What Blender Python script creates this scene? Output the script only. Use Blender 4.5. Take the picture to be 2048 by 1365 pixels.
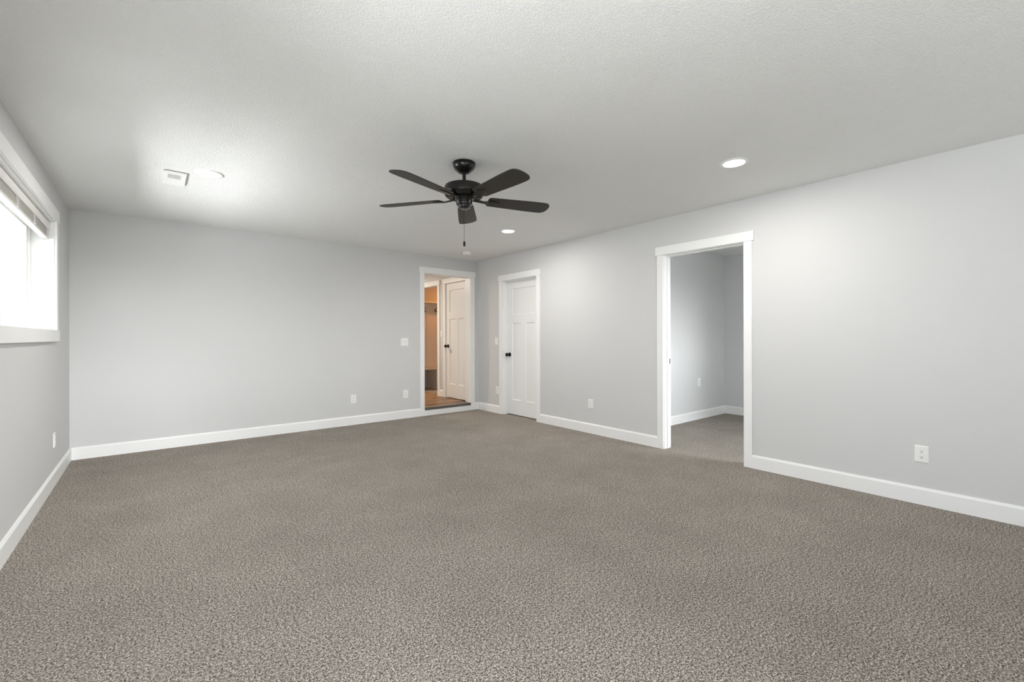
import bpy, bmesh, math, random
from mathutils import Matrix, Vector
random.seed(7)
PI = math.pi
scene = bpy.context.scene
for o in list(bpy.data.objects):
    bpy.data.objects.remove(o)
COL = scene.collection

# ------------------------------------------------------------------ camera
YAW, ROLL, CAMZ, FPX, CY = 0.68366, -0.0024, 1.1807, 888.38, 675.65
cam_d = bpy.data.cameras.new('camera')
cam_d.sensor_fit = 'HORIZONTAL'
cam_d.sensor_width = 36.0
cam_d.lens = 36.0 * FPX / 2048.0
cam_d.shift_y = (CY - 682.5) / 2048.0
cam_d.clip_start = 0.02
cam = bpy.data.objects.new('camera', cam_d)
COL.objects.link(cam)
fw = Vector((math.sin(YAW), math.cos(YAW), 0))
rt = Vector((math.cos(YAW), -math.sin(YAW), 0))
up = Vector((0, 0, 1))
r3 = rt * math.cos(ROLL) + up * math.sin(ROLL)
u3 = up * math.cos(ROLL) - rt * math.sin(ROLL)
m = Matrix.Identity(4)
for i in range(3):
    m[i][0], m[i][1], m[i][2] = r3[i], u3[i], -fw[i]
m.translation = Vector((0, 0, CAMZ))
cam.matrix_world = m
scene.camera = cam

# ------------------------------------------------------------------ world, exposure
scene.view_settings.view_transform = 'Standard'
scene.view_settings.look = 'None'
scene.view_settings.gamma = 1.0
scene.view_settings.use_curve_mapping = False
scene.view_settings.exposure = 0.0
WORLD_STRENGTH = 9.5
w = bpy.data.worlds.new('daylight')
scene.world = w
w.use_nodes = True
nt = w.node_tree
nt.nodes.clear()
wo = nt.nodes.new('ShaderNodeOutputWorld')
bg = nt.nodes.new('ShaderNodeBackground')
tc = nt.nodes.new('ShaderNodeTexCoord')
sx = nt.nodes.new('ShaderNodeSeparateXYZ')
mr = nt.nodes.new('ShaderNodeMapRange')
mr.inputs['From Min'].default_value = -1
mr.inputs['From Max'].default_value = 1

def ramp(stops, fac):
    c = nt.nodes.new('ShaderNodeValToRGB')
    el = c.color_ramp.elements
    el[0].position, el[1].position = stops[0][0], stops[-1][0]
    el[0].color, el[1].color = (*stops[0][1], 1), (*stops[-1][1], 1)
    for p_, c_ in stops[1:-1]:
        e = el.new(p_)
        e.color = (*c_, 1)
    nt.links.new(fac, c.inputs[0])
    return c


def math_node(op, a=None, b_=None, va=0.0, vb=0.0):
    n = nt.nodes.new('ShaderNodeMath')
    n.operation = op
    n.inputs[0].default_value, n.inputs[1].default_value = va, vb
    if a is not None:
        nt.links.new(a, n.inputs[0])
    if b_ is not None:
        nt.links.new(b_, n.inputs[1])
    return n.outputs[0]


def mix_node(fac, a, b_):
    n = nt.nodes.new('ShaderNodeMix')
    n.data_type = 'RGBA'
    nt.links.new(fac, n.inputs['Factor'])
    nt.links.new(a, n.inputs[6])
    nt.links.new(b_, n.inputs[7])
    return n.outputs[2]


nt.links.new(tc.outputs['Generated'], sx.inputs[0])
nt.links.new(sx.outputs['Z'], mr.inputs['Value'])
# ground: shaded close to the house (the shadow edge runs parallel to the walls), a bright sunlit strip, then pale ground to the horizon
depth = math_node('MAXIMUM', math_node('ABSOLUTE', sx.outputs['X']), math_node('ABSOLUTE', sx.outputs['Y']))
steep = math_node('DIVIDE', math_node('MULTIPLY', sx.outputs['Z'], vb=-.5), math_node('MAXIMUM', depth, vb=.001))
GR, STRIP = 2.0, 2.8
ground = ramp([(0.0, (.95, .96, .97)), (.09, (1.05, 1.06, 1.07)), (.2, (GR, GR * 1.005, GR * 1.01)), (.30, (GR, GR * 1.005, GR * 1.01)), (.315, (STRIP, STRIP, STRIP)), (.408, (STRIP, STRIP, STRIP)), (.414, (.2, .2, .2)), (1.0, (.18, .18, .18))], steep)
# sky: dim on the side of the left window, brightened behind the viewpoint to light the room
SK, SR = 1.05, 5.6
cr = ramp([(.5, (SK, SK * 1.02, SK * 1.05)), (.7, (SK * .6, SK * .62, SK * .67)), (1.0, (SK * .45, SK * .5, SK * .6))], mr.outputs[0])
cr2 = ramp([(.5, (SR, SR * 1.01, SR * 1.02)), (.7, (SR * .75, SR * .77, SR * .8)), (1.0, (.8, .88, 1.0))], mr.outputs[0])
rear_side = nt.nodes.new('ShaderNodeVectorMath')
rear_side.operation = 'DOT_PRODUCT'
rear_side.inputs[1].default_value = (.8, -1, 0)
nt.links.new(tc.outputs['Generated'], rear_side.inputs[0])
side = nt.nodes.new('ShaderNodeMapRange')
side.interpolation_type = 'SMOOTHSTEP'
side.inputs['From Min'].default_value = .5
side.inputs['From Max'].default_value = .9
nt.links.new(rear_side.outputs['Value'], side.inputs['Value'])
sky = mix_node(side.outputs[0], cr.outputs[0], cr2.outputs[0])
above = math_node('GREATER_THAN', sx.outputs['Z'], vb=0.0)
# world colour darkened to the left behind the viewpoint, sparing the window reveal
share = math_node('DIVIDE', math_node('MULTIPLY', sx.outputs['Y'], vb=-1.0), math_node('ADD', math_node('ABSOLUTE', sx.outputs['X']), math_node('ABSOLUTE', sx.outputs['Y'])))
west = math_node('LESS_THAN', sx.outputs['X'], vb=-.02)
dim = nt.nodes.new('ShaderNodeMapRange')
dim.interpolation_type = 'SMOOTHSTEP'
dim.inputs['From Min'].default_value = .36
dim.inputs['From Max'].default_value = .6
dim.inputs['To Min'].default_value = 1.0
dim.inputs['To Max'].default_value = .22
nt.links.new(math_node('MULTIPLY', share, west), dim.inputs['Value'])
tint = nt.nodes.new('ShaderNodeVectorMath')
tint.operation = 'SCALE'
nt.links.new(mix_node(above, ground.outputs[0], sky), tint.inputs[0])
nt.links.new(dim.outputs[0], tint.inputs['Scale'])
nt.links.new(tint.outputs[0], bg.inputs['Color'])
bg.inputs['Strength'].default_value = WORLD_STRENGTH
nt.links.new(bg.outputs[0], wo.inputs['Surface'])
scene.cycles.use_denoising = True
scene.cycles.max_bounces = 14
scene.cycles.diffuse_bounces = 8
scene.cycles.transparent_max_bounces = 12
scene.cycles.caustics_reflective = False
scene.cycles.caustics_refractive = False
scene.cycles.sample_clamp_indirect = 6.0


def portal(name, loc, sx_, sy_, direction):
    """sampling portal over a window opening: gives off no light of its own"""
    d = bpy.data.lights.new(name, 'AREA')
    d.shape = 'RECTANGLE'
    d.size, d.size_y = sx_, sy_
    d.cycles.is_portal = True
    o = bpy.data.objects.new(name, d)
    COL.objects.link(o)
    o.location = loc
    o.rotation_euler = Vector(direction).to_track_quat('-Z', 'Z').to_euler()
    return o


def area_lamp(name, loc, size, power, color, parent=None, spread=None):
    d = bpy.data.lights.new(name, 'AREA')
    d.shape = 'DISK'
    d.size = size
    d.energy = power
    d.color = color
    if spread:
        d.spread = spread
    o = bpy.data.objects.new(name, d)
    COL.objects.link(o)
    o.location = loc
    if parent:
        o.parent = parent
    return o


# room numbers (metres; camera stands over the origin)
XL, XR, YB, YF, H = -0.607, 4.206, 6.046, -1.75, 2.44
HZ = 0.115                      # floor of the hall is one step up
W1 = (3.40, 5.19, 1.245, 2.145)  # window in the left wall: y0, y1, z0, z1
W2 = (-0.1, 1.9, 0.65, 2.1)   # unseen window added behind the camera for fill light: x0, x1, z0, z1
W3 = (-1.6, 1.3, 1.1, 1.985)  # second window of the left wall, beside the camera: y0, y1, z0, z1
W4 = (4.7, 6.45, 0.85, 2.1)     # window of the side room
portal('window_portal', (XL - .24, (W1[0] + W1[1]) / 2, (W1[2] + W1[3]) / 2), W1[1] - W1[0], W1[3] - W1[2], (1, 0, 0))
portal('window_portal', ((W2[0] + W2[1]) / 2, YF - .24, (W2[2] + W2[3]) / 2), W2[1] - W2[0], W2[3] - W2[2], (0, 1, 0))
portal('window_portal', (XL - .24, (W3[0] + W3[1]) / 2, (W3[2] + W3[3]) / 2), W3[1] - W3[0], W3[3] - W3[2], (1, 0, 0))
portal('window_portal', ((W4[0] + W4[1]) / 2, -0.84, (W4[2] + W4[3]) / 2), W4[1] - W4[0], W4[3] - W4[2], (0, 1, 0))
area_lamp('hall_lamp', (3.0, 8.0, 2.42), .18, 46, (1, .87, .72))
area_lamp('mudroom_lamp', (5.0, 7.9, 2.42), .18, 7, (1, .37, .09))


# ------------------------------------------------------------------ materials
def mat(name, col, rough=.5, metal=0.0, spec=None):
    mt = bpy.data.materials.new(name)
    mt.use_nodes = True
    b = mt.node_tree.nodes['Principled BSDF']
    b.inputs['Base Color'].default_value = (*col, 1)
    b.inputs['Roughness'].default_value = rough
    b.inputs['Metallic'].default_value = metal
    if spec is not None:
        b.inputs['Specular IOR Level'].default_value = spec
    return mt


def nodes(mt):
    t = mt.node_tree
    return t, t.nodes, t.links, t.nodes['Principled BSDF']


def add_bump(mt, scale, strength, dist, detail=2.0, lo=None, hi=None):
    t, N, L, b = nodes(mt)
    g = N.new('ShaderNodeNewGeometry')
    n = N.new('ShaderNodeTexNoise')
    n.inputs['Scale'].default_value = scale
    n.inputs['Detail'].default_value = detail
    L.new(g.outputs['Position'], n.inputs['Vector'])
    src = n.outputs['Fac']
    if lo is not None:
        r = N.new('ShaderNodeMapRange')
        r.interpolation_type = 'SMOOTHSTEP'
        r.inputs['From Min'].default_value = lo
        r.inputs['From Max'].default_value = hi
        L.new(src, r.inputs['Value'])
        src = r.outputs[0]
    bp = N.new('ShaderNodeBump')
    bp.inputs['Strength'].default_value = strength
    bp.inputs['Distance'].default_value = dist
    L.new(src, bp.inputs['Height'])
    L.new(bp.outputs[0], b.inputs['Normal'])
    return mt


M = {}
M['wall'] = add_bump(mat('grey_wall_paint', (.635, .639, .64), .65, spec=.3), 110, .2, .001, 3)
M['ceiling'] = add_bump(mat('textured_ceiling_paint', (.83, .838, .83), .8, spec=.2), 140, .6, .0024, 3, .40, .62)
M['trim'] = add_bump(mat('white_trim_paint', (.87, .877, .875), .35, spec=.4), 180, .03, .0003)
M['door'] = add_bump(mat('white_door_paint', (.85, .857, .855), .38, spec=.4), 180, .03, .0003)
M['plastic'] = add_bump(mat('white_plastic', (.86, .86, .85), .3), 60, .02, .0005)
M['slot'] = add_bump(mat('dark_slot', (.03, .03, .03), .6), 80, .1, .0005)
M['black'] = add_bump(mat('black_metal', (.012, .012, .011), .3, .6), 120, .04, .0004)
M['fan'] = add_bump(mat('dark_bronze_enamel', (.010, .0095, .0085), .22, .2), 140, .05, .0004)
M['blade'] = mat('dark_wood_blade', (.03, .026, .02), .5)
M['vinyl'] = add_bump(mat('white_window_vinyl', (.87, .875, .87), .3), 40, .03, .0005)
M['blind'] = add_bump(mat('off_white_blind', (.78, .775, .75), .4), 60, .06, .0005)
M['dark'] = add_bump(mat('dark_backing', (.05, .05, .05), .8), 50, .1, .0005)
M['threshold'] = add_bump(mat('grey_threshold_strip', (.10, .097, .085), .5), 60, .1, .0006)
M['siding'] = mat('pale_siding', (.16, .165, .165), .8)
M['strike'] = add_bump(mat('brushed_steel', (.25, .25, .24), .4, .8), 90, .05, .0004)

# blade grain
t, N, L, b = nodes(M['blade'])
tcn = N.new('ShaderNodeTexCoord')
wv = N.new('ShaderNodeTexNoise')
mp = N.new('ShaderNodeMapping')
mp.inputs['Scale'].default_value = (4, 70, 20)
rp = N.new('ShaderNodeValToRGB')
rp.color_ramp.elements[0].color = (.011, .0095, .0075, 1)
rp.color_ramp.elements[1].color = (.024, .021, .016, 1)
L.new(tcn.outputs['Object'], mp.inputs[0])
L.new(mp.outputs[0], wv.inputs['Vector'])
L.new(wv.outputs['Fac'], rp.inputs[0])
L.new(rp.outputs[0], b.inputs['Base Color'])

# carpet: flecked cut pile, pits coloured dark as the shade between tufts
cm = M['carpet'] = mat('flecked_carpet', (.3, .27, .24), .95, spec=.05)
t, N, L, b = nodes(cm)
g = N.new('ShaderNodeNewGeometry')
n1 = N.new('ShaderNodeTexNoise')
n1.inputs['Scale'].default_value = 180
n1.inputs['Detail'].default_value = 4
n1.inputs['Roughness'].default_value = .8
n1.inputs['Distortion'].default_value = .3
rp = N.new('ShaderNodeValToRGB')
E_ = rp.color_ramp.elements
E_[0].position, E_[0].color = .405, (.022, .018, .015, 1)
E_[1].position, E_[1].color = .595, (.745, .682, .618, 1)
e = E_.new(.467); e.color = (.15, .131, .114, 1)
e = E_.new(.525); e.color = (.375, .336, .298, 1)
n2 = N.new('ShaderNodeTexNoise')
n2.inputs['Scale'].default_value = 2.2
n2.inputs['Detail'].default_value = 4
n2.inputs['Roughness'].default_value = .65
mr2 = N.new('ShaderNodeMapRange')
mr2.inputs['From Min'].default_value = .3
mr2.inputs['From Max'].default_value = .7
mr2.inputs['To Min'].default_value = .9
mr2.inputs['To Max'].default_value = 1.08
mx = N.new('ShaderNodeMix')
mx.data_type = 'RGBA'
mx.blend_type = 'MULTIPLY'
mx.inputs['Factor'].default_value = 1
L.new(g.outputs['Position'], n1.inputs['Vector'])
L.new(g.outputs['Position'], n2.inputs['Vector'])
n3 = N.new('ShaderNodeTexNoise')
n3.inputs['Scale'].default_value = 95
n3.inputs['Detail'].default_value = 2
L.new(g.outputs['Position'], n3.inputs['Vector'])
ma = N.new('ShaderNodeMath')
ma.operation = 'MULTIPLY'
ma.inputs[1].default_value = .8
mb = N.new('ShaderNodeMath')
mb.operation = 'MULTIPLY_ADD'
mb.inputs[1].default_value = .2
L.new(n1.outputs['Fac'], ma.inputs[0])
L.new(n3.outputs['Fac'], mb.inputs[0])
L.new(ma.outputs[0], mb.inputs[2])
L.new(mb.outputs[0], rp.inputs[0])
L.new(n2.outputs['Fac'], mr2.inputs['Value'])
L.new(rp.outputs[0], mx.inputs[6])
L.new(mr2.outputs[0], mx.inputs[7])
L.new(mx.outputs[2], b.inputs['Base Color'])
bp = N.new('ShaderNodeBump')
bp.inputs['Strength'].default_value = .7
bp.inputs['Distance'].default_value = .006
L.new(n1.outputs['Fac'], bp.inputs['Height'])
L.new(bp.outputs[0], b.inputs['Normal'])

# hall planks, running along x
pm = M['planks'] = mat('hall_wood_planks', (.3, .15, .07), .38)
t, N, L, b = nodes(pm)
g = N.new('ShaderNodeNewGeometry')
sp = N.new('ShaderNodeSeparateXYZ')
L.new(g.outputs['Position'], sp.inputs[0])
br = N.new('ShaderNodeTexBrick')
br.inputs['Scale'].default_value = 1
br.inputs['Brick Width'].default_value = 1.1
br.inputs['Row Height'].default_value = .075
br.inputs['Mortar Size'].default_value = .0015
br.inputs['Color1'].default_value = (.075, .034, .016, 1)
br.inputs['Color2'].default_value = (.50, .28, .14, 1)
br.inputs['Mortar'].default_value = (.04, .02, .01, 1)
L.new(g.outputs['Position'], br.inputs['Vector'])
ng = N.new('ShaderNodeTexNoise')
mp = N.new('ShaderNodeMapping')
mp.inputs['Scale'].default_value = (2.5, 45, 1)
L.new(g.outputs['Position'], mp.inputs[0])
L.new(mp.outputs[0], ng.inputs['Vector'])
rp = N.new('ShaderNodeValToRGB')
rp.color_ramp.elements[0].position = .3
rp.color_ramp.elements[0].color = (.32, .29, .26, 1)
rp.color_ramp.elements[1].position = .7
rp.color_ramp.elements[1].color = (1.25, 1.2, 1.1, 1)
L.new(ng.outputs['Fac'], rp.inputs[0])
mx = N.new('ShaderNodeMix')
mx.data_type = 'RGBA'
mx.blend_type = 'MULTIPLY'
mx.inputs['Factor'].default_value = 1
L.new(br.outputs['Color'], mx.inputs[6])
L.new(rp.outputs[0], mx.inputs[7])
L.new(mx.outputs[2], b.inputs['Base Color'])

# patterned tile of the mudroom
tm = M['tile'] = mat('patterned_tile', (.4, .35, .3), .4)
t, N, L, b = nodes(tm)
g = N.new('ShaderNodeNewGeometry')
mp = N.new('ShaderNodeMapping')
mp.inputs['Rotation'].default_value = (0, 0, PI / 4)
wv = N.new('ShaderNodeTexWave')
wv.inputs['Scale'].default_value = 5
wv.inputs['Distortion'].default_value = 9
wv.inputs['Detail'].default_value = 1.5
wv.inputs['Detail Scale'].default_value = 2.2
rp = N.new('ShaderNodeValToRGB')
rp.color_ramp.elements[0].position = .45
rp.color_ramp.elements[0].color = (.05, .042, .035, 1)
rp.color_ramp.elements[1].position = .55
rp.color_ramp.elements[1].color = (.62, .56, .47, 1)
L.new(g.outputs['Position'], mp.inputs[0])
L.new(mp.outputs[0], wv.inputs['Vector'])
L.new(wv.outputs['Fac'], rp.inputs[0])
L.new(rp.outputs[0], b.inputs['Base Color'])

# siding: vertical boards
t, N, L, b = nodes(M['siding'])
g = N.new('ShaderNodeNewGeometry')
wv = N.new('ShaderNodeTexWave')
wv.bands_direction = 'Y'
wv.inputs['Scale'].default_value = 1.5
bp = N.new('ShaderNodeBump')
bp.inputs['Distance'].default_value = .02
L.new(g.outputs['Position'], wv.inputs['Vector'])
L.new(wv.outputs['Fac'], bp.inputs['Height'])
L.new(bp.outputs[0], b.inputs['Normal'])

# window glass
gm = M['glass'] = bpy.data.materials.new('clear_glass')
gm.use_nodes = True
t = gm.node_tree
t.nodes.clear()
o_ = t.nodes.new('ShaderNodeOutputMaterial')
mixs = t.nodes.new('ShaderNodeMixShader')
tr = t.nodes.new('ShaderNodeBsdfTransparent')
tr.inputs[0].default_value = (.95, .96, .955, 1)
gl = t.nodes.new('ShaderNodeBsdfGlossy')
gl.inputs['Roughness'].default_value = .02
fr = t.nodes.new('ShaderNodeFresnel')
fr.inputs['IOR'].default_value = 1.45
gg = t.nodes.new('ShaderNodeNewGeometry')
sb = t.nodes.new('ShaderNodeMath')
sb.operation = 'SUBTRACT'
sb.inputs[0].default_value = 1
ml = t.nodes.new('ShaderNodeMath')
ml.operation = 'MULTIPLY'
t.links.new(gg.outputs['Backfacing'], sb.inputs[1])
t.links.new(sb.outputs[0], ml.inputs[0])
t.links.new(fr.outputs[0], ml.inputs[1])
t.links.new(ml.outputs[0], mixs.inputs[0])
t.links.new(tr.outputs[0], mixs.inputs[1])
t.links.new(gl.outputs[0], mixs.inputs[2])
t.links.new(mixs.outputs[0], o_.inputs[0])

# lamp lens
lm = M['lens'] = bpy.data.materials.new('lit_lamp_lens')
lm.use_nodes = True
t, N, L, b = nodes(lm)
b.inputs['Base Color'].default_value = (.9, .9, .88, 1)
b.inputs['Emission Color'].default_value = (1, .97, .92, 1)
b.inputs['Emission Strength'].default_value = 14


# ------------------------------------------------------------------ mesh helpers
def box(bm, x0, x1, y0, y1, z0, z1):
    v = [bm.verts.new(c) for c in ((x0, y0, z0), (x1, y0, z0), (x1, y1, z0), (x0, y1, z0), (x0, y0, z1), (x1, y0, z1), (x1, y1, z1), (x0, y1, z1))]
    for f in ((3, 2, 1, 0), (4, 5, 6, 7), (0, 1, 5, 4), (1, 2, 6, 5), (2, 3, 7, 6), (3, 0, 4, 7)):
        bm.faces.new([v[i] for i in f])


def prism(bm, pts, fn, a, b_):
    """polygon pts (u,v) swept from a to b; fn(u,v,t) -> xyz"""
    A = [bm.verts.new(fn(u, v, a)) for u, v in pts]
    B = [bm.verts.new(fn(u, v, b_)) for u, v in pts]
    n = len(pts)
    bm.faces.new(A)
    bm.faces.new(B[::-1])
    for i in range(n):
        bm.faces.new((A[i], B[i], B[(i + 1) % n], A[(i + 1) % n]))


def lathe(bm, prof, n=40, mtx=None, cap=True):
    """profile (r,z) turned about z"""
    rings = []
    for r, z in prof:
        rings.append([bm.verts.new((mtx or Matrix.Identity(4)) @ Vector((r * math.cos(2 * PI * k / n), r * math.sin(2 * PI * k / n), z))) for k in range(n)])
    for A, B in zip(rings, rings[1:]):
        for k in range(n):
            bm.faces.new((A[k], A[(k + 1) % n], B[(k + 1) % n], B[k]))
    if cap:
        bm.faces.new(rings[0][::-1])
        bm.faces.new(rings[-1])


def tube(bm, pts, r, n=8):
    pts = [Vector(p) for p in pts]
    rings = []
    for i, p in enumerate(pts):
        d = (pts[min(i + 1, len(pts) - 1)] - pts[max(i - 1, 0)]).normalized()
        a = d.orthogonal().normalized()
        c = d.cross(a)
        rr = r[i] if isinstance(r, (list, tuple)) else r
        rings.append([bm.verts.new(p + (a * math.cos(2 * PI * k / n) + c * math.sin(2 * PI * k / n)) * rr) for k in range(n)])
    for A, B in zip(rings, rings[1:]):
        best = min(range(n), key=lambda s: sum((A[k].co - B[(k + s) % n].co).length for k in range(n)))
        for k in range(n):
            bm.faces.new((A[k], A[(k + 1) % n], B[(k + 1 + best) % n], B[(k + best) % n]))
    bm.faces.new(rings[0][::-1])
    bm.faces.new(rings[-1])


def obj(name, bm, material, parent=None, bevel=0, smooth=False, label=None):
    bmesh.ops.recalc_face_normals(bm, faces=bm.faces)
    me = bpy.data.meshes.new(name)
    bm.to_mesh(me)
    bm.free()
    o = bpy.data.objects.new(name, me)
    COL.objects.link(o)
    me.materials.append(material)
    if parent:
        o.parent = parent
    if smooth:
        for p in me.polygons:
            p.use_smooth = True
        me.set_sharp_from_angle(angle=math.radians(38))
    if bevel:
        md = o.modifiers.new('edge', 'BEVEL')
        md.width = bevel
        md.segments = 2
        md.limit_method = 'ANGLE'
    if label:
        o['label'] = label
    return o


def boxes(name, bs, material, parent=None, bevel=0, label=None):
    bm = bmesh.new()
    for b_ in bs:
        box(bm, *b_)
    return obj(name, bm, material, parent, bevel, label=label)


def tag(o, label, cat, group=None, kind=None):
    o['label'] = label
    o['category'] = cat
    if group:
        o['group'] = group
    if kind:
        o['kind'] = kind
    return o


def empty(name, loc=(0, 0, 0)):
    o = bpy.data.objects.new(name, None)
    o.empty_display_size = .1
    COL.objects.link(o)
    o.location = loc
    return o


def copy_tree(o, parent=None):
    c = o.copy()
    COL.objects.link(c)
    if parent:
        c.parent = parent
    for ch in list(o.children):
        copy_tree(ch, c)
    return c


def struct(o, label, cat):
    return tag(o, label, cat, kind='structure')


def wall(name, axis, t0, t1, u0, u1, z0, z1, openings, material):
    """solid wall; axis = its normal; openings (u0,u1,z0,z1)"""
    us = sorted({u0, u1, *[q for o in openings for q in o[:2]]})
    zs = sorted({z0, z1, *[q for o in openings for q in o[2:]]})

    def solid(i, j):
        if i < 0 or j < 0 or i >= len(us) - 1 or j >= len(zs) - 1:
            return False
        cu, cz = (us[i] + us[i + 1]) / 2, (zs[j] + zs[j + 1]) / 2
        return not any(o[0] < cu < o[1] and o[2] < cz < o[3] for o in openings)

    bm = bmesh.new()
    cache = {}

    def V(t, u, z):
        k = (t, u, z)
        if k not in cache:
            cache[k] = bm.verts.new((t, u, z) if axis == 'x' else (u, t, z))
        return cache[k]

    for i in range(len(us) - 1):
        for j in range(len(zs) - 1):
            if not solid(i, j):
                continue
            a, b_, c, d = us[i], us[i + 1], zs[j], zs[j + 1]
            for t_ in (t0, t1):
                bm.faces.new((V(t_, a, c), V(t_, b_, c), V(t_, b_, d), V(t_, a, d)))
            if not solid(i - 1, j):
                bm.faces.new((V(t0, a, c), V(t1, a, c), V(t1, a, d), V(t0, a, d)))
            if not solid(i + 1, j):
                bm.faces.new((V(t0, b_, c), V(t1, b_, c), V(t1, b_, d), V(t0, b_, d)))
            if not solid(i, j - 1):
                bm.faces.new((V(t0, a, c), V(t1, a, c), V(t1, b_, c), V(t0, b_, c)))
            if not solid(i, j + 1):
                bm.faces.new((V(t0, a, d), V(t1, a, d), V(t1, b_, d), V(t0, b_, d)))
    return obj(name, bm, material)


# ------------------------------------------------------------------ the shell
XR2 = XR + .117            # far face of the right wall
YB2 = YB + .14             # far face of the back wall
HX, HX2 = 4.10, 4.215      # hall wall, two faces
BX, BY = 6.915, 3.267      # corner of the side room
E1 = (3.20, 4.066, 0, 2.176)      # rough openings (jambs fill the rest)
D1 = (4.597, 5.403, 0, 2.061)     # closet
D2 = (1.793, 2.637, 0, 2.061)     # side room doorway
D3 = (6.19, 6.918, HZ, 2.156)     # hall door
D4 = (7.172, 7.99, HZ, 2.156)     # hall doorway to the mudroom

struct(boxes('floor', [(-.85, 7.1, -2.1, 9.5, -.2, 0)], M['carpet']), 'flecked brown and grey carpet covering the whole room floor', 'carpet')
struct(boxes('ceiling', [(-.85, 7.1, -2.1, 9.5, H, H + .2)], M['ceiling']), 'white ceiling with knockdown texture over the whole room', 'ceiling')
struct(wall('wall_left', 'x', XL - .24, XL, -2.1, 9.5, 0, H, [W1, W3], M['wall']), 'grey wall with the window at the left', 'wall')
struct(wall('wall_back', 'y', YB, YB2, XL, XR, 0, H, [E1], M['wall']), 'grey far wall with the open doorway to the hall', 'wall')
struct(wall('wall_right', 'x', XR, XR2, YF, YB2, 0, H, [D1, D2], M['wall']), 'long grey wall with the closet door and the open doorway', 'wall')
struct(wall('wall_front', 'y', YF - .24, YF, XL, XR2, 0, H, [W2], M['wall']), 'grey wall behind the viewpoint with an added window', 'wall')
# side room seen through the doorway
struct(wall('wall_side_room_north', 'y', BY, BY + .1, XR2, BX + .1, 0, H, [], M['wall']), 'grey wall seen through the open doorway on the right', 'wall')
struct(wall('wall_side_room_east', 'x', BX, BX + .1, -.84, BY, 0, H, [], M['wall']), 'shaded grey wall at the right edge of the open doorway view', 'wall')
struct(wall('wall_side_room_south', 'y', -.84, -.6, XR2, BX, 0, H, [W4], M['wall']), 'grey window wall of the side room, out of sight', 'wall')
# closet box
struct(boxes('wall_closet', [(5.0, 5.1, BY + .1, YB2 + .2, 0, H)], M['wall']), 'grey back wall of the closet behind the closed door', 'wall')
# hall
struct(boxes('floor_hall', [(1.9, HX2 - .01, YB + .03, 9.4, .0, HZ)], M['planks']), 'glossy brown wood plank floor of the hall', 'floor')
struct(boxes('floor_mudroom', [(HX2 - .01, 6.2, YB2 + .1, 9.4, .0, HZ)], M['tile']), 'dark and pale patterned tile floor below the coat bench', 'floor')
struct(wall('wall_hall_right', 'x', HX, HX2, YB2, 9.4, 0, H, [(D3[0], D3[1], HZ - .06, D3[3]), (D4[0], D4[1], HZ - .06, D4[3])], M['wall']), 'hall wall with a white panel door and a cased opening', 'wall')
struct(boxes('wall_hall_left', [(1.8, 1.9, YB2, 9.4, 0, H)], M['wall']), 'left wall of the hall, out of sight', 'wall')
struct(boxes('wall_hall_end', [(1.8, 6.3, 9.4, 9.5, 0, H)], M['wall']), 'end wall of the hall, out of sight', 'wall')
struct(boxes('wall_mudroom_back', [(HX2, 6.3, 8.58, 8.68, 0, H)], M['wall']), 'upper wall of the mudroom above the coat shelf, lit orange', 'wall')
struct(boxes('wall_mudroom_right', [(6.2, 6.3, YB2, 8.58, 0, H)], M['wall']), 'right wall of the mudroom, out of sight', 'wall')
struct(boxes('wall_mudroom_front', [(HX2, 6.2, 6.99, 7.07, 0, H)], M['wall']), 'front wall of the mudroom, out of sight', 'wall')
struct(boxes('wall_hall_closet', [(4.75, 4.85, YB2, 6.99, 0, H)], M['wall']), 'dark wall behind the closed hall door', 'wall')
struct(boxes('wall_closet_end', [(XR2, 5.0, YB2, YB2 + .06, 0, H)], M['wall']), 'end wall between closet and hall, out of sight', 'wall')

# ---- baseboards
BT, BH = .014, .12
BPROF = [(0, 0), (BT, 0), (BT, BH - .016), (BT * .45, BH - .001), (0, BH)]


def base_run(bm, axis, face, sgn, a, b_, z=0, h=BH):
    prof = [(u, (v if v < .05 else v - BH + h)) for u, v in BPROF]
    if axis == 'x':
        prism(bm, prof, lambda u, v, t: (face + sgn * u, t, z + v), a, b_)
    else:
        prism(bm, prof, lambda u, v, t: (t, face + sgn * u, z + v), a, b_)


def baseboard(name, runs, label):
    bm = bmesh.new()
    for r in runs:
        base_run(bm, *r)
    return struct(obj(name, bm, M['trim']), label, 'baseboard')


baseboard('baseboard_left', [('x', XL, 1, YF, YB)], 'white baseboard along the window wall')
baseboard('baseboard_back', [('y', YB, -1, XL + BT, 3.215), ('y', YB, -1, 3.215, 4.051, 0, .084), ('y', YB, -1, 4.051, XR - BT)], 'white baseboard along the far wall and across the step')
CW = .072    # casing width
baseboard('baseboard_right', [('x', XR, -1, D1[1] + .002 + CW - .014, YB - BT), ('x', XR, -1, D2[1] + CW - .012, D1[0] - CW + .012), ('x', XR, -1, YF, D2[0] - CW + .012)], 'white baseboard along the right wall, broken by two doorways')
baseboard('baseboard_front', [('y', YF, 1, XL + BT, XR - BT)], 'white baseboard behind the viewpoint')
baseboard('baseboard_side_room_north', [('y', BY, -1, XR2, BX)], 'white baseboard seen through the open doorway')
baseboard('baseboard_side_room_east', [('x', BX, -1, -.6, BY - BT)], 'short white baseboard at the right of the open doorway view')
baseboard('baseboard_hall', [('x', HX, -1, D3[1] + CW - .012, D4[0] - CW + .012, HZ), ('x', HX, -1, D4[1] + CW, 9.4, HZ)], 'short white baseboard between the two hall doors')


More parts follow.
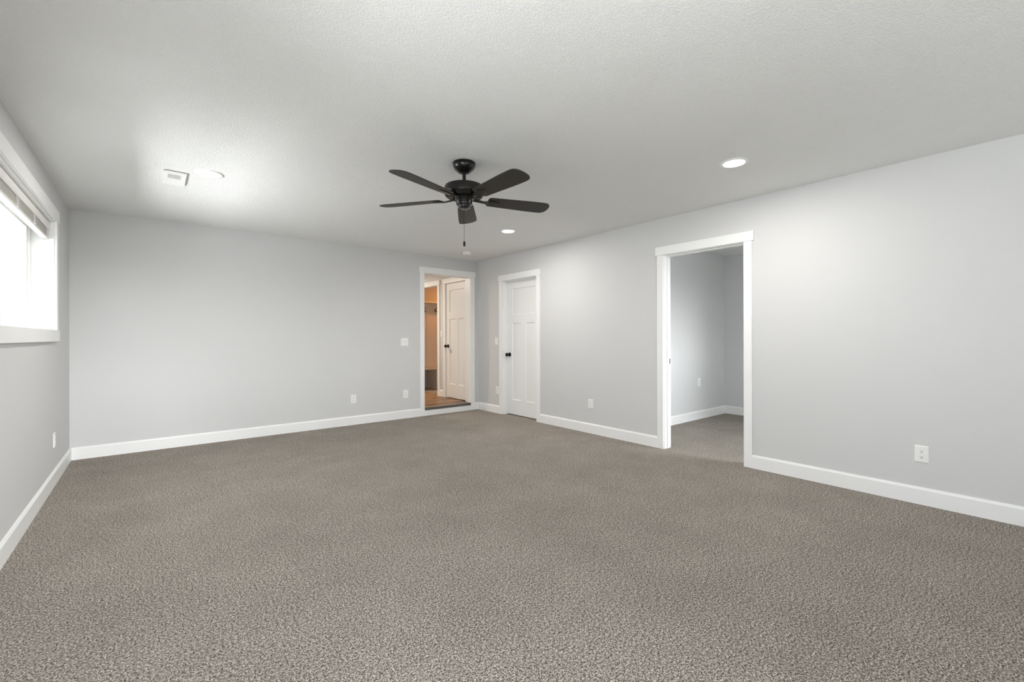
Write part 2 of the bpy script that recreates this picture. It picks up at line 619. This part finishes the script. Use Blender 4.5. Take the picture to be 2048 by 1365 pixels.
# ---- door casings and jambs
def casing(name, axis, face, sgn, op, depth, label, z0=0, far=True, stop=None):
    """op = rough opening (u0,u1,z0,z1); jamb boards 18 mm line it; casing on the room face (sgn = side it stands out to)"""
    root = struct(empty(name), label, 'door trim')
    u0, u1, _, z1 = op
    J = .018

    def bx(u_a, u_b, d_a, d_b, z_a, z_b):
        d0, d1 = sorted((face + sgn * d_a, face + sgn * d_b))
        return (d0, d1, u_a, u_b, z_a, z_b) if axis == 'x' else (u_a, u_b, d0, d1, z_a, z_b)
    R = J - .006     # reveal
    for a, b_ in ((u0 + R - CW, u0 + R), (u1 - R, u1 - R + CW)):
        boxes('side_casing', [bx(a, b_, 0, .016, z0, z1 - R)], M['trim'], root, .002)
    boxes('head_casing', [bx(u0 + R - CW - .016, u1 - R + CW + .016, 0, .021, z1 - R, z1 - R + .088)], M['trim'], root, .002)
    if far:
        for a, b_ in ((u0 + R - CW, u0 + R), (u1 - R, u1 - R + CW)):
            boxes('rear_casing', [bx(a, b_, -depth - .016, -depth, max(z0, op[2]), z1 - R)], M['trim'], root, .002)
        boxes('rear_head_casing', [bx(u0 + R - CW - .016, u1 - R + CW + .016, -depth - .021, -depth, z1 - R, z1 - R + .088)], M['trim'], root, .002)
    for a, b_ in ((u0, u0 + J), (u1 - J, u1)):
        boxes('jamb', [bx(a, b_, -depth, 0, op[2] if z0 == 0 else max(z0, op[2]), z1)], M['trim'], root)
    boxes('head_jamb', [bx(u0 + J, u1 - J, -depth, 0, z1 - J, z1)], M['trim'], root)
    if stop:
        s0, s1 = stop
        for a, b_ in ((u0 + J, u0 + J + .011), (u1 - J - .011, u1 - J)):
            boxes('door_stop', [bx(a, b_, -s1, -s0, max(z0, op[2]), z1 - J)], M['trim'], root, .0015)
        boxes('head_stop', [bx(u0 + J + .011, u1 - J - .011, -s1, -s0, z1 - J - .011, z1 - J)], M['trim'], root, .0015)
    return root


t1 = casing('trim_1', 'y', YB, -1, E1, .14, 'white casing of the raised doorway into the wood-floored hall', z0=BH)
boxes('strike_plate', [(3.2165, 3.2205, YB + .100, YB + .142, .97, 1.03)], M['strike'], t1, label='small steel strike plate')
t2 = casing('trim_2', 'x', XR, -1, D1, .117, 'white casing of the closed closet door', far=False, stop=(.04, .078))
t3 = casing('trim_3', 'x', XR, -1, D2, .117, 'white casing of the open doorway to the empty carpeted room', stop=(.045, .08))
boxes('strike_plate', [(XR + .085, XR + .113, D2[1] - .0195, D2[1] - .0175, .895, .952)], M['black'], t3, .0005, label='black strike plate')
t4 = casing('trim_4', 'x', HX, -1, D3, .115, 'white casing of the closed door in the hall', z0=HZ, far=False)
t5 = casing('trim_5', 'x', HX, -1, D4, .115, 'white casing of the hall opening in front of the coat hooks', z0=HZ)

struct(boxes('trim_6', [(3.2185, 4.0475, YB - .019, YB + .05, .084, HZ + .003)], M['threshold'], None, .003), 'dark grey nosing strip on the step into the hall', 'threshold')


# ---- panel doors
def panel_leaf(axis_x, y0, y1, z0, z1, stile, zs, mid, parent):
    """leaf in the plane x = axis_x facing -x; one wide panel over two tall ones"""
    bm = bmesh.new()
    x = axis_x
    th, dp, ins = .035, .010, .009
    ym = (y0 + y1) / 2
    a, b_ = y0 + stile, y1 - stile
    panels = [(a, b_, zs[2], zs[3]), (a, ym - mid / 2, zs[0], zs[1]), (ym + mid / 2, b_, zs[0], zs[1])]
    ys = sorted({y0, y1, a, b_, ym - mid / 2, ym + mid / 2})
    zz = sorted({z0, z1, *zs})
    cache = {}

    def V(xx, y, z):
        k = (round(xx, 5), round(y, 5), round(z, 5))
        if k not in cache:
            cache[k] = bm.verts.new((xx, y, z))
        return cache[k]
    for i in range(len(ys) - 1):
        for j in range(len(zz) - 1):
            cy, cz = (ys[i] + ys[i + 1]) / 2, (zz[j] + zz[j + 1]) / 2
            if any(p[0] < cy < p[1] and p[2] < cz < p[3] for p in panels):
                continue
            bm.faces.new((V(x, ys[i], zz[j]), V(x, ys[i], zz[j + 1]), V(x, ys[i + 1], zz[j + 1]), V(x, ys[i + 1], zz[j])))
    for p in panels:
        O = [(p[0], p[2]), (p[1], p[2]), (p[1], p[3]), (p[0], p[3])]
        I = [(p[0] + ins, p[2] + ins), (p[1] - ins, p[2] + ins), (p[1] - ins, p[3] - ins), (p[0] + ins, p[3] - ins)]
        for k in range(4):
            q = (k + 1) % 4
            bm.faces.new([bm.verts.new(c) for c in ((x, *O[k]), (x, *O[q]), (x + dp, *I[q]), (x + dp, *I[k]))])
        bm.faces.new([bm.verts.new((x + dp, *c)) for c in I])
    # sides and back
    X = x + th
    for c in (((x, y0, z0), (X, y0, z0), (X, y0, z1), (x, y0, z1)), ((x, y1, z0), (x, y1, z1), (X, y1, z1), (X, y1, z0)),
              ((x, y0, z0), (x, y1, z0), (X, y1, z0), (X, y0, z0)), ((x, y0, z1), (X, y0, z1), (X, y1, z1), (x, y1, z1)),
              ((X, y0, z0), (X, y1, z0), (X, y1, z1), (X, y0, z1))):
        bm.faces.new([bm.verts.new(q) for q in c])
    return obj('door_leaf', bm, M['door'], parent)


def knob(parent, x, y, z):
    """black round knob standing out to -x"""
    mtx = Matrix.Translation((x, y, z)) @ Matrix.Rotation(-PI / 2, 4, 'Y')
    bm = bmesh.new()
    lathe(bm, [(.012, 0), (.011, .028), (.013, .034), (.020, .039), (.0265, .047), (.0285, .056), (.0265, .066), (.019, .0725), (.009, .075)], 28, mtx)
    k = obj('door_knob', bm, M['black'], parent, smooth=True, label='round black knob')
    bm = bmesh.new()
    lathe(bm, [(.0325, 0), (.0325, .004), (.029, .008), (.017, .011), (.012, .012)], 32, mtx)
    obj('rosette', bm, M['black'], k, smooth=True)
    return k


d1 = struct(empty('door_1'), 'closed white three-panel closet door with a black knob', 'door')
panel_leaf(4.287, D1[0] + .021, D1[1] - .021, .012, D1[3] - .021, .122, [.235, 1.40, 1.527, 1.926], .115, d1)
knob(d1, 4.287, 5.318, .92)
d2 = struct(empty('door_2'), 'closed white three-panel door inside the hall with a black knob', 'door')
panel_leaf(HX + .006, D3[0] + .021, D3[1] - .021, HZ + .012, D3[3] - .023, .11, [.365, 1.51, 1.625, 2.02], .10, d2)
knob(d2, HX + .006, 6.835, 1.033)


# ------------------------------------------------------------------ windows
def window(name, axis, face_out, sgn, op, label, trim_face, depth):
    """white vinyl slider in a trimmed reveal. op=(u0,u1,z0,z1); trim_face = wall face in the room; sgn = direction into the room"""
    root = struct(empty(name), label, 'window')
    u0, u1, z0, z1 = op

    def bx(ua, ub, da, db, za, zb):
        d0, d1 = sorted((trim_face - sgn * da, trim_face - sgn * db))
        return (d0, d1, ua, ub, za, zb) if axis == 'x' else (ua, ub, d0, d1, za, zb)
    L_ = .012
    for a, b_ in ((u0, u0 + L_), (u1 - L_, u1)):
        boxes('reveal_side', [bx(a, b_, 0, depth, z0 + L_, z1 - L_)], M['trim'], root)
    boxes('reveal_head', [bx(u0, u1, 0, depth, z1 - L_, z1)], M['trim'], root)
    boxes('sill', [bx(u0, u1, 0, depth, z0, z0 + L_)], M['trim'], root)
    for a, b_ in ((u0 - .078, u0 + .004), (u1 - .004, u1 + .078)):
        boxes('side_casing', [bx(a, b_, -.016, 0, z0 + .004, z1 - .004)], M['trim'], root, .002)
    boxes('head_casing', [bx(u0 - .096, u1 + .096, -.021, 0, z1 - .004, z1 + .092)], M['trim'], root, .002)
    boxes('apron', [bx(u0 - .096, u1 + .096, -.021, 0, z0 - .088, z0 + .004)], M['trim'], root, .002)
    # vinyl frame
    a, b_, c, d = u0 + L_, u1 - L_, z0 + L_, z1 - L_
    D0, D1_ = depth - .02, depth + .06
    for q in ((a, a + .045, c, d), (b_ - .045, b_, c, d)):
        boxes('frame_side', [bx(q[0], q[1], D0, D1_, q[2], q[3])], M['vinyl'], root, .002)
    boxes('frame_rail', [bx(a + .045, b_ - .045, D0, D1_, c, c + .04)], M['vinyl'], root, .002)
    boxes('frame_rail', [bx(a + .045, b_ - .045, D0, D1_, d - .04, d)], M['vinyl'], root, .002)
    # two sashes
    um = (u0 + u1) / 2
    for k, (p, q) in enumerate(((a + .045, um + .03), (um - .03, b_ - .045))):
        dd = D0 + .012 + (.028 if k == 0 else 0)
        s = .038
        sash = boxes('sash', [bx(p, p + s, dd, dd + .026, c + .04, d - .04), bx(q - s, q, dd, dd + .026, c + .04, d - .04),
                              bx(p + s, q - s, dd, dd + .026, c + .04, c + .04 + s), bx(p + s, q - s, dd, dd + .026, d - .04 - s, d - .04)], M['vinyl'], root, .0015)
        boxes('pane', [bx(p + s, q - s, dd + .010, dd + .014, c + .04 + s, d - .04 - s)], M['glass'], sash)
    return root


window('window_1', 'x', 0, 1, W1, 'white slider window high in the left wall with its blind raised', XL, .15)
window('fill_window_2', 'y', 0, 1, W2, 'unseen white window added behind the viewpoint for fill light', YF, .15)
window('window_3', 'x', 0, 1, W3, 'white window in the left wall beside the viewpoint, out of sight', XL, .15)
window('window_4', 'y', 0, 1, W4, 'white window of the side room, out of sight', -.6, .15)

# outside the left window: own eave and the neighbouring house
struct(boxes('exterior_eave', [(-1.25, XL - .24, -2.1, 30, 2.42, 2.5), (-1.28, -1.25, -2.1, 30, 2.36, 2.5)], M['trim']), 'white eave just outside the left window', 'eave')
nb = struct(boxes('exterior_house', [(-5.2, -4.6, 8, 44, -.6, 5.0)], M['siding']), 'pale neighbouring house wall seen through the left window', 'house')

# ------------------------------------------------------------------ raised mini blind
bl = tag(empty('window_blind', (XL - .045, (W1[0] + W1[1]) / 2, W1[3] - .012)), 'off-white mini blind raised to the top of the left window', 'window blind')
bl_off = Vector(bl.location)


def local(o, off):
    o.location = -off
    return o


YA, YZ = W1[0] + .016, W1[1] - .016
bm = bmesh.new()
box(bm, -.672, -.638, YA, YZ, 2.096, 2.130)
local(obj('headrail', bm, M['blind'], bl, .002), bl_off)
bm = bmesh.new()
prism(bm, [(-.634, 2.062), (-.629, 2.066), (-.627, 2.08), (-.627, 2.112), (-.630, 2.119), (-.634, 2.122), (-.636, 2.112), (-.636, 2.066)], lambda u, v, t: (u, t, v), YA - .002, YZ + .002)
local(obj('valance', bm, M['blind'], bl, smooth=True), bl_off)
bm = bmesh.new()
z = 2.088
rs = random.Random(3)
while z > 2.004:
    dx, dz = rs.uniform(-.0015, .0015), rs.uniform(-.0006, .0006)
    prism(bm, [(-.674 + dx, z), (-.662 + dx, z + .0018), (-.648 + dx, z + .0018), (-.637 + dx, z), (-.648 + dx, z + .0009), (-.662 + dx, z + .0009)], lambda u, v, t: (u, t, v + dz * math.sin(3 * t)), YA + .004, YZ - .004)
    z -= .0034
local(obj('slat_stack', bm, M['blind'], bl), bl_off)
bm = bmesh.new()
box(bm, -.674, -.637, YA + .003, YZ - .003, 1.988, 2.001)
local(obj('bottom_rail', bm, M['blind'], bl, .003), bl_off)
for yc in (YA + .12, YA + .62, YZ - .62, YZ - .12):
    bm = bmesh.new()
    tube(bm, [(-.636, yc, 2.10), (-.634, yc, 2.06), (-.632, yc + .004, 2.03), (-.634, yc, 1.99), (-.640, yc, 1.984), (-.66, yc, 1.983), (-.675, yc, 1.99), (-.676, yc, 2.09)], .0016, 6)
    for k in range(3):
        z = 2.05 - k * .022
        tube(bm, [(-.634, yc + .006, z + .006), (-.628, yc + .018, z), (-.627, yc + .024, z - .008), (-.631, yc + .014, z - .014), (-.634, yc + .004, z - .010)], .0013, 6)
    local(obj('ladder_cord', bm, M['plastic'], bl, smooth=True), bl_off)
bm = bmesh.new()
yc = YZ - .03
tube(bm, [(-.640, yc, 2.07), (-.638, yc + .003, 1.99), (-.640, yc + .006, 1.9), (-.641, yc + .012, 1.7), (-.644, yc + .018, 1.55), (-.648, yc + .020, 1.45), (-.655, yc + .021, 1.36)], .0015, 6)
local(obj('lift_cord', bm, M['plastic'], bl, smooth=True), bl_off)

cl = tag(empty('cord_cleat', (-.657, W1[1] - .012, 1.32)), 'small white cord cleat on the right reveal of the left window', 'cord cleat')
bm = bmesh.new()
tube(bm, [(0, -.012, .034), (0, -.015, .022), (0, -.009, .012), (0, -.009, -.012), (0, -.015, -.022), (0, -.012, -.034)], [.003, .0045, .005, .005, .0045, .003], 8)
obj('horn', bm, M['plastic'], cl, smooth=True)
boxes('base', [(-.006, .006, -.010, 0, -.010, .010)], M['plastic'], cl, .001)

# ------------------------------------------------------------------ ceiling fan
FX, FY = 1.755, 2.695
fan = tag(empty('ceiling_fan', (FX, FY, H)), 'dark bronze five-blade ceiling fan hanging from the middle of the ceiling', 'ceiling fan')
bm = bmesh.new()
lathe(bm, [(.078, -.0), (.083, -.004), (.083, -.012), (.079, -.014), (.081, -.018), (.080, -.026), (.074, -.041), (.063, -.055), (.050, -.064), (.045, -.070), (.034, -.073), (.022, -.0735)], 56)
can = obj('canopy', bm, M['fan'], fan, smooth=True)
bm = bmesh.new()
lathe(bm, [(.020, -.064), (.022, -.072), (.019, -.081), (.0125, -.085)], 32)
obj('hanger_ball', bm, M['black'], can, smooth=True)
bm = bmesh.new()
lathe(bm, [(.0125, -.07), (.0125, -.150), (.020, -.152), (.022, -.160), (.022, -.168)], 28)
obj('downrod', bm, M['fan'], fan, smooth=True)
bm = bmesh.new()
lathe(bm, [(.022, -.158), (.06, -.160), (.105, -.163), (.125, -.166), (.136, -.170), (.1415, -.178), (.142, -.226), (.140, -.231), (.137, -.233), (.138, -.236), (.135, -.241)], 72)
mo = obj('motor_housing', bm, M['fan'], fan, smooth=True)
# vented underside
bm = bmesh.new()
lathe(bm, [(.135, -.239), (.126, -.246), (.095, -.252), (.072, -.254), (.060, -.254)], 72)
for k in range(36):
    R_ = Matrix.Rotation(2 * PI * k / 36, 4, 'Z')
    quad = [(.080, -.0022, -.2525), (.126, -.0022, -.2455), (.126, .0022, -.2455), (.080, .0022, -.2525)]
    lo = [bm.verts.new(R_ @ Vector(q)) for q in quad]
    hi = [bm.verts.new(R_ @ Vector((q[0], q[1] * .5, q[2] - .0035))) for q in quad]
    bm.faces.new(hi)
    for i in range(4):
        bm.faces.new((lo[i], lo[(i + 1) % 4], hi[(i + 1) % 4], hi[i]))
obj('vented_underside', bm, M['fan'], mo, smooth=True)
bm = bmesh.new()
lathe(bm, [(.068, -.248), (.068, -.262), (.064, -.266), (.058, -.268), (.058, -.296), (.056, -.303), (.050, -.306), (.044, -.307), (.043, -.316), (.038, -.325), (.026, -.329), (.010, -.330)], 56)
obj('switch_housing', bm, M['fan'], fan, smooth=True)
# pull chain
bm = bmesh.new()
tube(bm, [(0, 0, -.328), (0, 0, -.567)], .0013, 6)
for z in (-.352,):
    lathe(bm, [(.001, z + .005), (.004, z + .002), (.004, z - .002), (.001, z - .005)], 12)
pc = obj('pull_chain', bm, M['black'], fan, smooth=True)
bm = bmesh.new()
lathe(bm, [(.002, -.564), (.005, -.567), (.0085, -.573), (.0085, -.592), (.007, -.599), (.003, -.602)], 20)
obj('pendant', bm, M['black'], pc, smooth=True)


def blade_mesh():
    bm = bmesh.new()
    out = []
    r0, r1, w0, w1 = .175, .665, .060, .076
    out.append((r0, -w0 * .75))
    out.append((r0 + .012, -w0))
    for k in range(1, 8):
        f = k / 8
        out.append((r0 + (r1 - .07 - r0) * f, -(w0 + (w1 - w0) * min(1, f * 1.2))))
    for k in range(0, 13):
        a = -PI / 2 + PI * k / 12
        ca, sa = math.cos(a), math.sin(a)
        out.append((r1 - .07 + .07 * abs(ca) ** .75, w1 * math.copysign(abs(sa) ** .75, sa)))
    for k in range(7, 0, -1):
        f = k / 8
        out.append((r0 + (r1 - .07 - r0) * f, (w0 + (w1 - w0) * min(1, f * 1.2))))
    out.append((r0 + .012, w0))
    out.append((r0, w0 * .75))
    prism(bm, out, lambda u, v, t: (u, v, t), -.0035, .0035)
    return bm


def iron_mesh():
    bm = bmesh.new()
    # arm from the motor to the blade root, then a pointed oval plate under the blade
    sec = [(.075, .016, -.006, .004), (.11, .013, -.010, .0), (.145, .012, -.014, -.005), (.165, .020, -.014, -.006), (.185, .034, -.012, -.006), (.215, .036, -.011, -.005), (.24, .026, -.010, -.0045), (.262, .010, -.009, -.0042), (.268, .003, -.008, -.004)]
    prev = None
    for r, hw, zb, zt in sec:
        ring = [bm.verts.new(c) for c in ((r, -hw, zt), (r, hw, zt), (r, hw * .8, zb), (r, -hw * .8, zb))]
        if prev:
            for i in range(4):
                bm.faces.new((prev[i], prev[(i + 1) % 4], ring[(i + 1) % 4], ring[i]))
        else:
            bm.faces.new(ring)
        prev = ring
    bm.faces.new(prev[::-1])
    return bm


bl0 = obj('blade', blade_mesh(), M['blade'], fan, .001)
ir0 = obj('blade_iron', iron_mesh(), M['fan'], bl0, .001)
for k in range(5):
    b_ = bl0 if k == 0 else bl0.copy()
    i_ = ir0 if k == 0 else ir0.copy()
    if k:
        COL.objects.link(b_)
        COL.objects.link(i_)
        i_.parent = b_
    b_.rotation_euler = (math.radians(-11), 0, math.radians(54 + 72 * k))
    b_.location = (0, 0, -.262)

# ------------------------------------------------------------------ ceiling fittings
LAMP_P = 17.5
dl = empty('recessed_downlight', (.352, 4.093, H))
bm = bmesh.new()
lathe(bm, [(.072, -.006), (.080, -.008), (.092, -.006), (.0965, -.002), (.0965, 0), (.072, 0), (.072, -.006)], 56, cap=False)
obj('trim_ring', bm, M['plastic'], dl, smooth=True)
bm = bmesh.new()
lathe(bm, [(.0725, -.001), (.0725, -.0045), (.05, -.0055), (.01, -.006)], 48)
obj('lens', bm, M['lens'], dl, smooth=True, label='lit white lens')
area_lamp('downlight_glow', (0, 0, -.012), .13, LAMP_P, (1, .965, .92), dl)
for i, (x, y, lab) in enumerate(((.352, 4.093, 'lit round downlight in the ceiling beside the air vent, near the window'),
                                 (3.280, 4.093, 'lit round downlight in the ceiling between the fan and the far corner'),
                                 (3.271, 1.472, 'lit round downlight in the ceiling over the open side doorway'))):
    o = dl if i == 0 else copy_tree(dl)
    o.location = (x, y, H)
    tag(o, lab, 'downlight', 'recessed ceiling downlights')

sd = tag(empty('smoke_detector', (3.618, 5.485, H)), 'round white smoke detector on the ceiling near the far corner', 'smoke detector')
bm = bmesh.new()
lathe(bm, [(.068, 0), (.068, -.008), (.064, -.011)], 48)
obj('base_plate', bm, M['plastic'], sd, smooth=True)
bm = bmesh.new()
lathe(bm, [(.058, -.010), (.060, -.016), (.060, -.026), (.057, -.033), (.049, -.038), (.022, -.040), (.006, -.0405)], 48)
bd = obj('body', bm, M['plastic'], sd, smooth=True)
bm = bmesh.new()
lathe(bm, [(.011, -.039), (.011, -.0425), (.008, -.0435), (.002, -.044)], 24)
obj('test_button', bm, M['plastic'], bd, smooth=True)

# air vent with two banks of louvres
vt = tag(empty('ceiling_vent', (.149, 4.357, H)), 'white rectangular air register on the ceiling beside a downlight', 'air vent')
hx, hy = .071, .172
lx, ly0, ly1 = .041, -.118, -.004      # louvred opening in the half nearer the fan
bm = bmesh.new()
for q in ((-hx, -lx, -hy, hy), (lx, hx, -hy, hy), (-lx, lx, -hy, ly0), (-lx, lx, ly1, hy)):
    box(bm, q[0], q[1], q[2], q[3], -.013, -.005)
obj('frame', bm, M['plastic'], vt)
boxes('shade_backing', [(-hx + .007, hx - .007, -hy + .007, hy - .007, -.0052, 0)], M['dark'], vt, label='dark backing standing in for the shade behind the white plate')  # dark colour stands in for the shaded gap and duct
for k in range(9):
    bm = bmesh.new()
    box(bm, -.0045, .0045, ly0, ly1, -.0004, .0004)
    l_ = obj('louver', bm, M['plastic'], vt)
    l_.location = (-lx + 2 * lx * (k + .5) / 9, 0, -.009)
    l_.rotation_euler = (0, math.radians(48), 0)


# ------------------------------------------------------------------ outlets and switches (built facing -y, wall face at y = 0)
def plate(parent, w_, h_, mt=None):
    bm = bmesh.new()
    a, b_ = w_ / 2, h_ / 2
    i = .005
    back = [bm.verts.new(c) for c in ((-a, 0, -b_), (a, 0, -b_), (a, 0, b_), (-a, 0, b_))]
    midv = [bm.verts.new(c) for c in ((-a, -.003, -b_), (a, -.003, -b_), (a, -.003, b_), (-a, -.003, b_))]
    frt = [bm.verts.new(c) for c in ((-a + i, -.0065, -b_ + i), (a - i, -.0065, -b_ + i), (a - i, -.0065, b_ - i), (-a + i, -.0065, b_ - i))]
    bm.faces.new(back[::-1])
    bm.faces.new(frt)
    for A, B in ((back, midv), (midv, frt)):
        for k in range(4):
            bm.faces.new((A[k], A[(k + 1) % 4], B[(k + 1) % 4], B[k]))
    return obj('cover_plate', bm, M['plastic'], parent)


def make_outlet(w_=.076, h_=.118):
    root = empty('wall_outlet')
    plate(root, w_, h_)
    for s in (1, -1):
        zc = .0195 * s
        bm = bmesh.new()
        pts = []
        for k in range(32):
            a = 2 * PI * k / 32
            pts.append((.0172 * math.cos(a), max(-.0135, min(.0135, .0172 * math.sin(a))) + zc))
        prism(bm, pts, lambda u, v, t: (u, t, v), -.0088, -.005)
        rc = obj('receptacle', bm, M['plastic'], root)
        bm = bmesh.new()
        box(bm, -.0078, -.0058, -.0092, -.0086, zc + .000, zc + .0085)
        box(bm, .0058, .0078, -.0092, -.0086, zc + .001, zc + .0075)
        lathe(bm, [(.0033, .0086), (.0033, .0092)], 12, Matrix.Translation((0, 0, zc - .0065)) @ Matrix.Rotation(PI / 2, 4, 'X'))
        obj('slots', bm, M['slot'], rc)
    bm = bmesh.new()
    lathe(bm, [(.0033, .006), (.0033, .0075), (.001, .008)], 14, Matrix.Rotation(PI / 2, 4, 'X'))
    obj('screw', bm, M['plastic'], root, smooth=True)
    return root


def make_switch(gangs):
    root = empty('light_switch')
    plate(root, .072 + .046 * (gangs - 1), .116)
    for g_ in range(gangs):
        xc = (g_ - (gangs - 1) / 2) * .046
        bm = bmesh.new()
        box(bm, xc - .005, xc + .005, -.0075, -.005, -.012, .012)
        prism(bm, [(-.006, -.004), (-.0165, .004), (-.0165, .0095), (-.006, .007)], lambda u, v, t: (t, u, v), xc - .004, xc + .004)
        obj('toggle', bm, M['plastic'], root)
    return root


ROT = {'back': 0, 'right': -PI / 2, 'left': PI / 2}


def put(o, side, u, z, label, cat, group):
    o.rotation_euler = (0, 0, {'back': 0.0, 'right': -PI / 2, 'left': PI / 2}[side])
    o.location = {'back': (u, YB, z), 'right': (XR, u, z), 'left': (XL, u, z)}[side]
    tag(o, label, cat, group)
    return o


G = 'duplex wall outlets'
ol = make_outlet()
put(ol, 'back', 2.141, .349, 'white wall outlet on the far wall, farther from the hall doorway', 'outlet', G)
put(copy_tree(ol), 'back', 2.909, .357, 'white wall outlet on the far wall right below the double switch', 'outlet', G)
put(copy_tree(ol), 'right', 3.630, .360, 'white wall outlet between the closet door and the open doorway', 'outlet', G)
put(copy_tree(ol), 'right', .603, .354, 'large nearest white wall outlet, right of the open doorway', 'outlet', G)
put(copy_tree(ol), 'right', 5.530, .354, 'white wall outlet hard against the closet door casing', 'outlet', G)
put(copy_tree(ol), 'left', 5.152, .356, 'white wall outlet on the window wall near the corner', 'outlet', G)
o = put(copy_tree(ol), 'back', 6.14, .53, 'white wall outlet inside the room beyond the open doorway', 'outlet', G)
o.location = (6.14, BY, .53)
G = 'white toggle light switches'
put(make_switch(2), 'back', 2.891, 1.12, 'white double light switch on the far wall beside the hall doorway', 'light switch', G)
sw = put(make_switch(1), 'right', 5.546, 1.124, 'white single light switch beside the closet door casing', 'light switch', G)
s2 = put(copy_tree(sw), 'right', 7.055, 1.247, 'white light switch on the hall wall between door and opening', 'light switch', G)
s2.location = (HX, 7.055, 1.247)

# ------------------------------------------------------------------ coat bench in the mudroom
cb = tag(empty('coat_bench', (4.9, 8.58, HZ)), 'built-in coat bench with hooks and shelf seen through the hall doorway', 'coat bench')
OFF = Vector(cb.location)


def part(name, bs, mt, parent=cb, bevel=0, label=None):
    return local(boxes(name, bs, mt, parent, bevel, label), OFF)


x0, x1 = 4.235, 5.6
part('back_panel', [(x0, x1, 8.562, 8.58, .55, 1.90)], M['trim'])
for xc in (4.335, 4.64, 4.945, 5.25, 5.555):
    part('batten', [(xc - .034, xc + .034, 8.550, 8.562, .55, 1.765)], M['trim'], bevel=.001)
rail = part('hook_rail', [(x0, x1, 8.540, 8.562, 1.765, 1.915)], M['trim'], bevel=.001)
part('shelf', [(x0, x1, 8.34, 8.58, 1.918, 1.945)], M['trim'], bevel=.001)
part('seat', [(x0, x1, 8.16, 8.562, .522, .546)], M['trim'], bevel=.002)
for xc in (x0 + .012, 4.66, 5.13, x1 - .012):
    part('divider', [(xc - .010, xc + .010, 8.20, 8.57, HZ, .522)], M['trim'])
for xc in (4.535, 4.805, 5.075, 5.345):
    bm = bmesh.new()
    box(bm, xc - .011, xc + .011, 8.536, 8.540, 1.755, 1.805)
    tube(bm, [(xc, 8.538, 1.79), (xc, 8.515, 1.792), (xc, 8.49, 1.802), (xc, 8.475, 1.822), (xc, 8.470, 1.835)], [.005, .005, .005, .005, .008], 10)
    tube(bm, [(xc, 8.538, 1.772), (xc, 8.52, 1.752), (xc, 8.50, 1.738), (xc, 8.48, 1.738), (xc, 8.468, 1.752), (xc, 8.465, 1.762)], [.006, .006, .006, .006, .006, .010], 10)
    local(obj('coat_hook', bm, M['black'], cb, smooth=True, label='black double coat hook'), OFF)
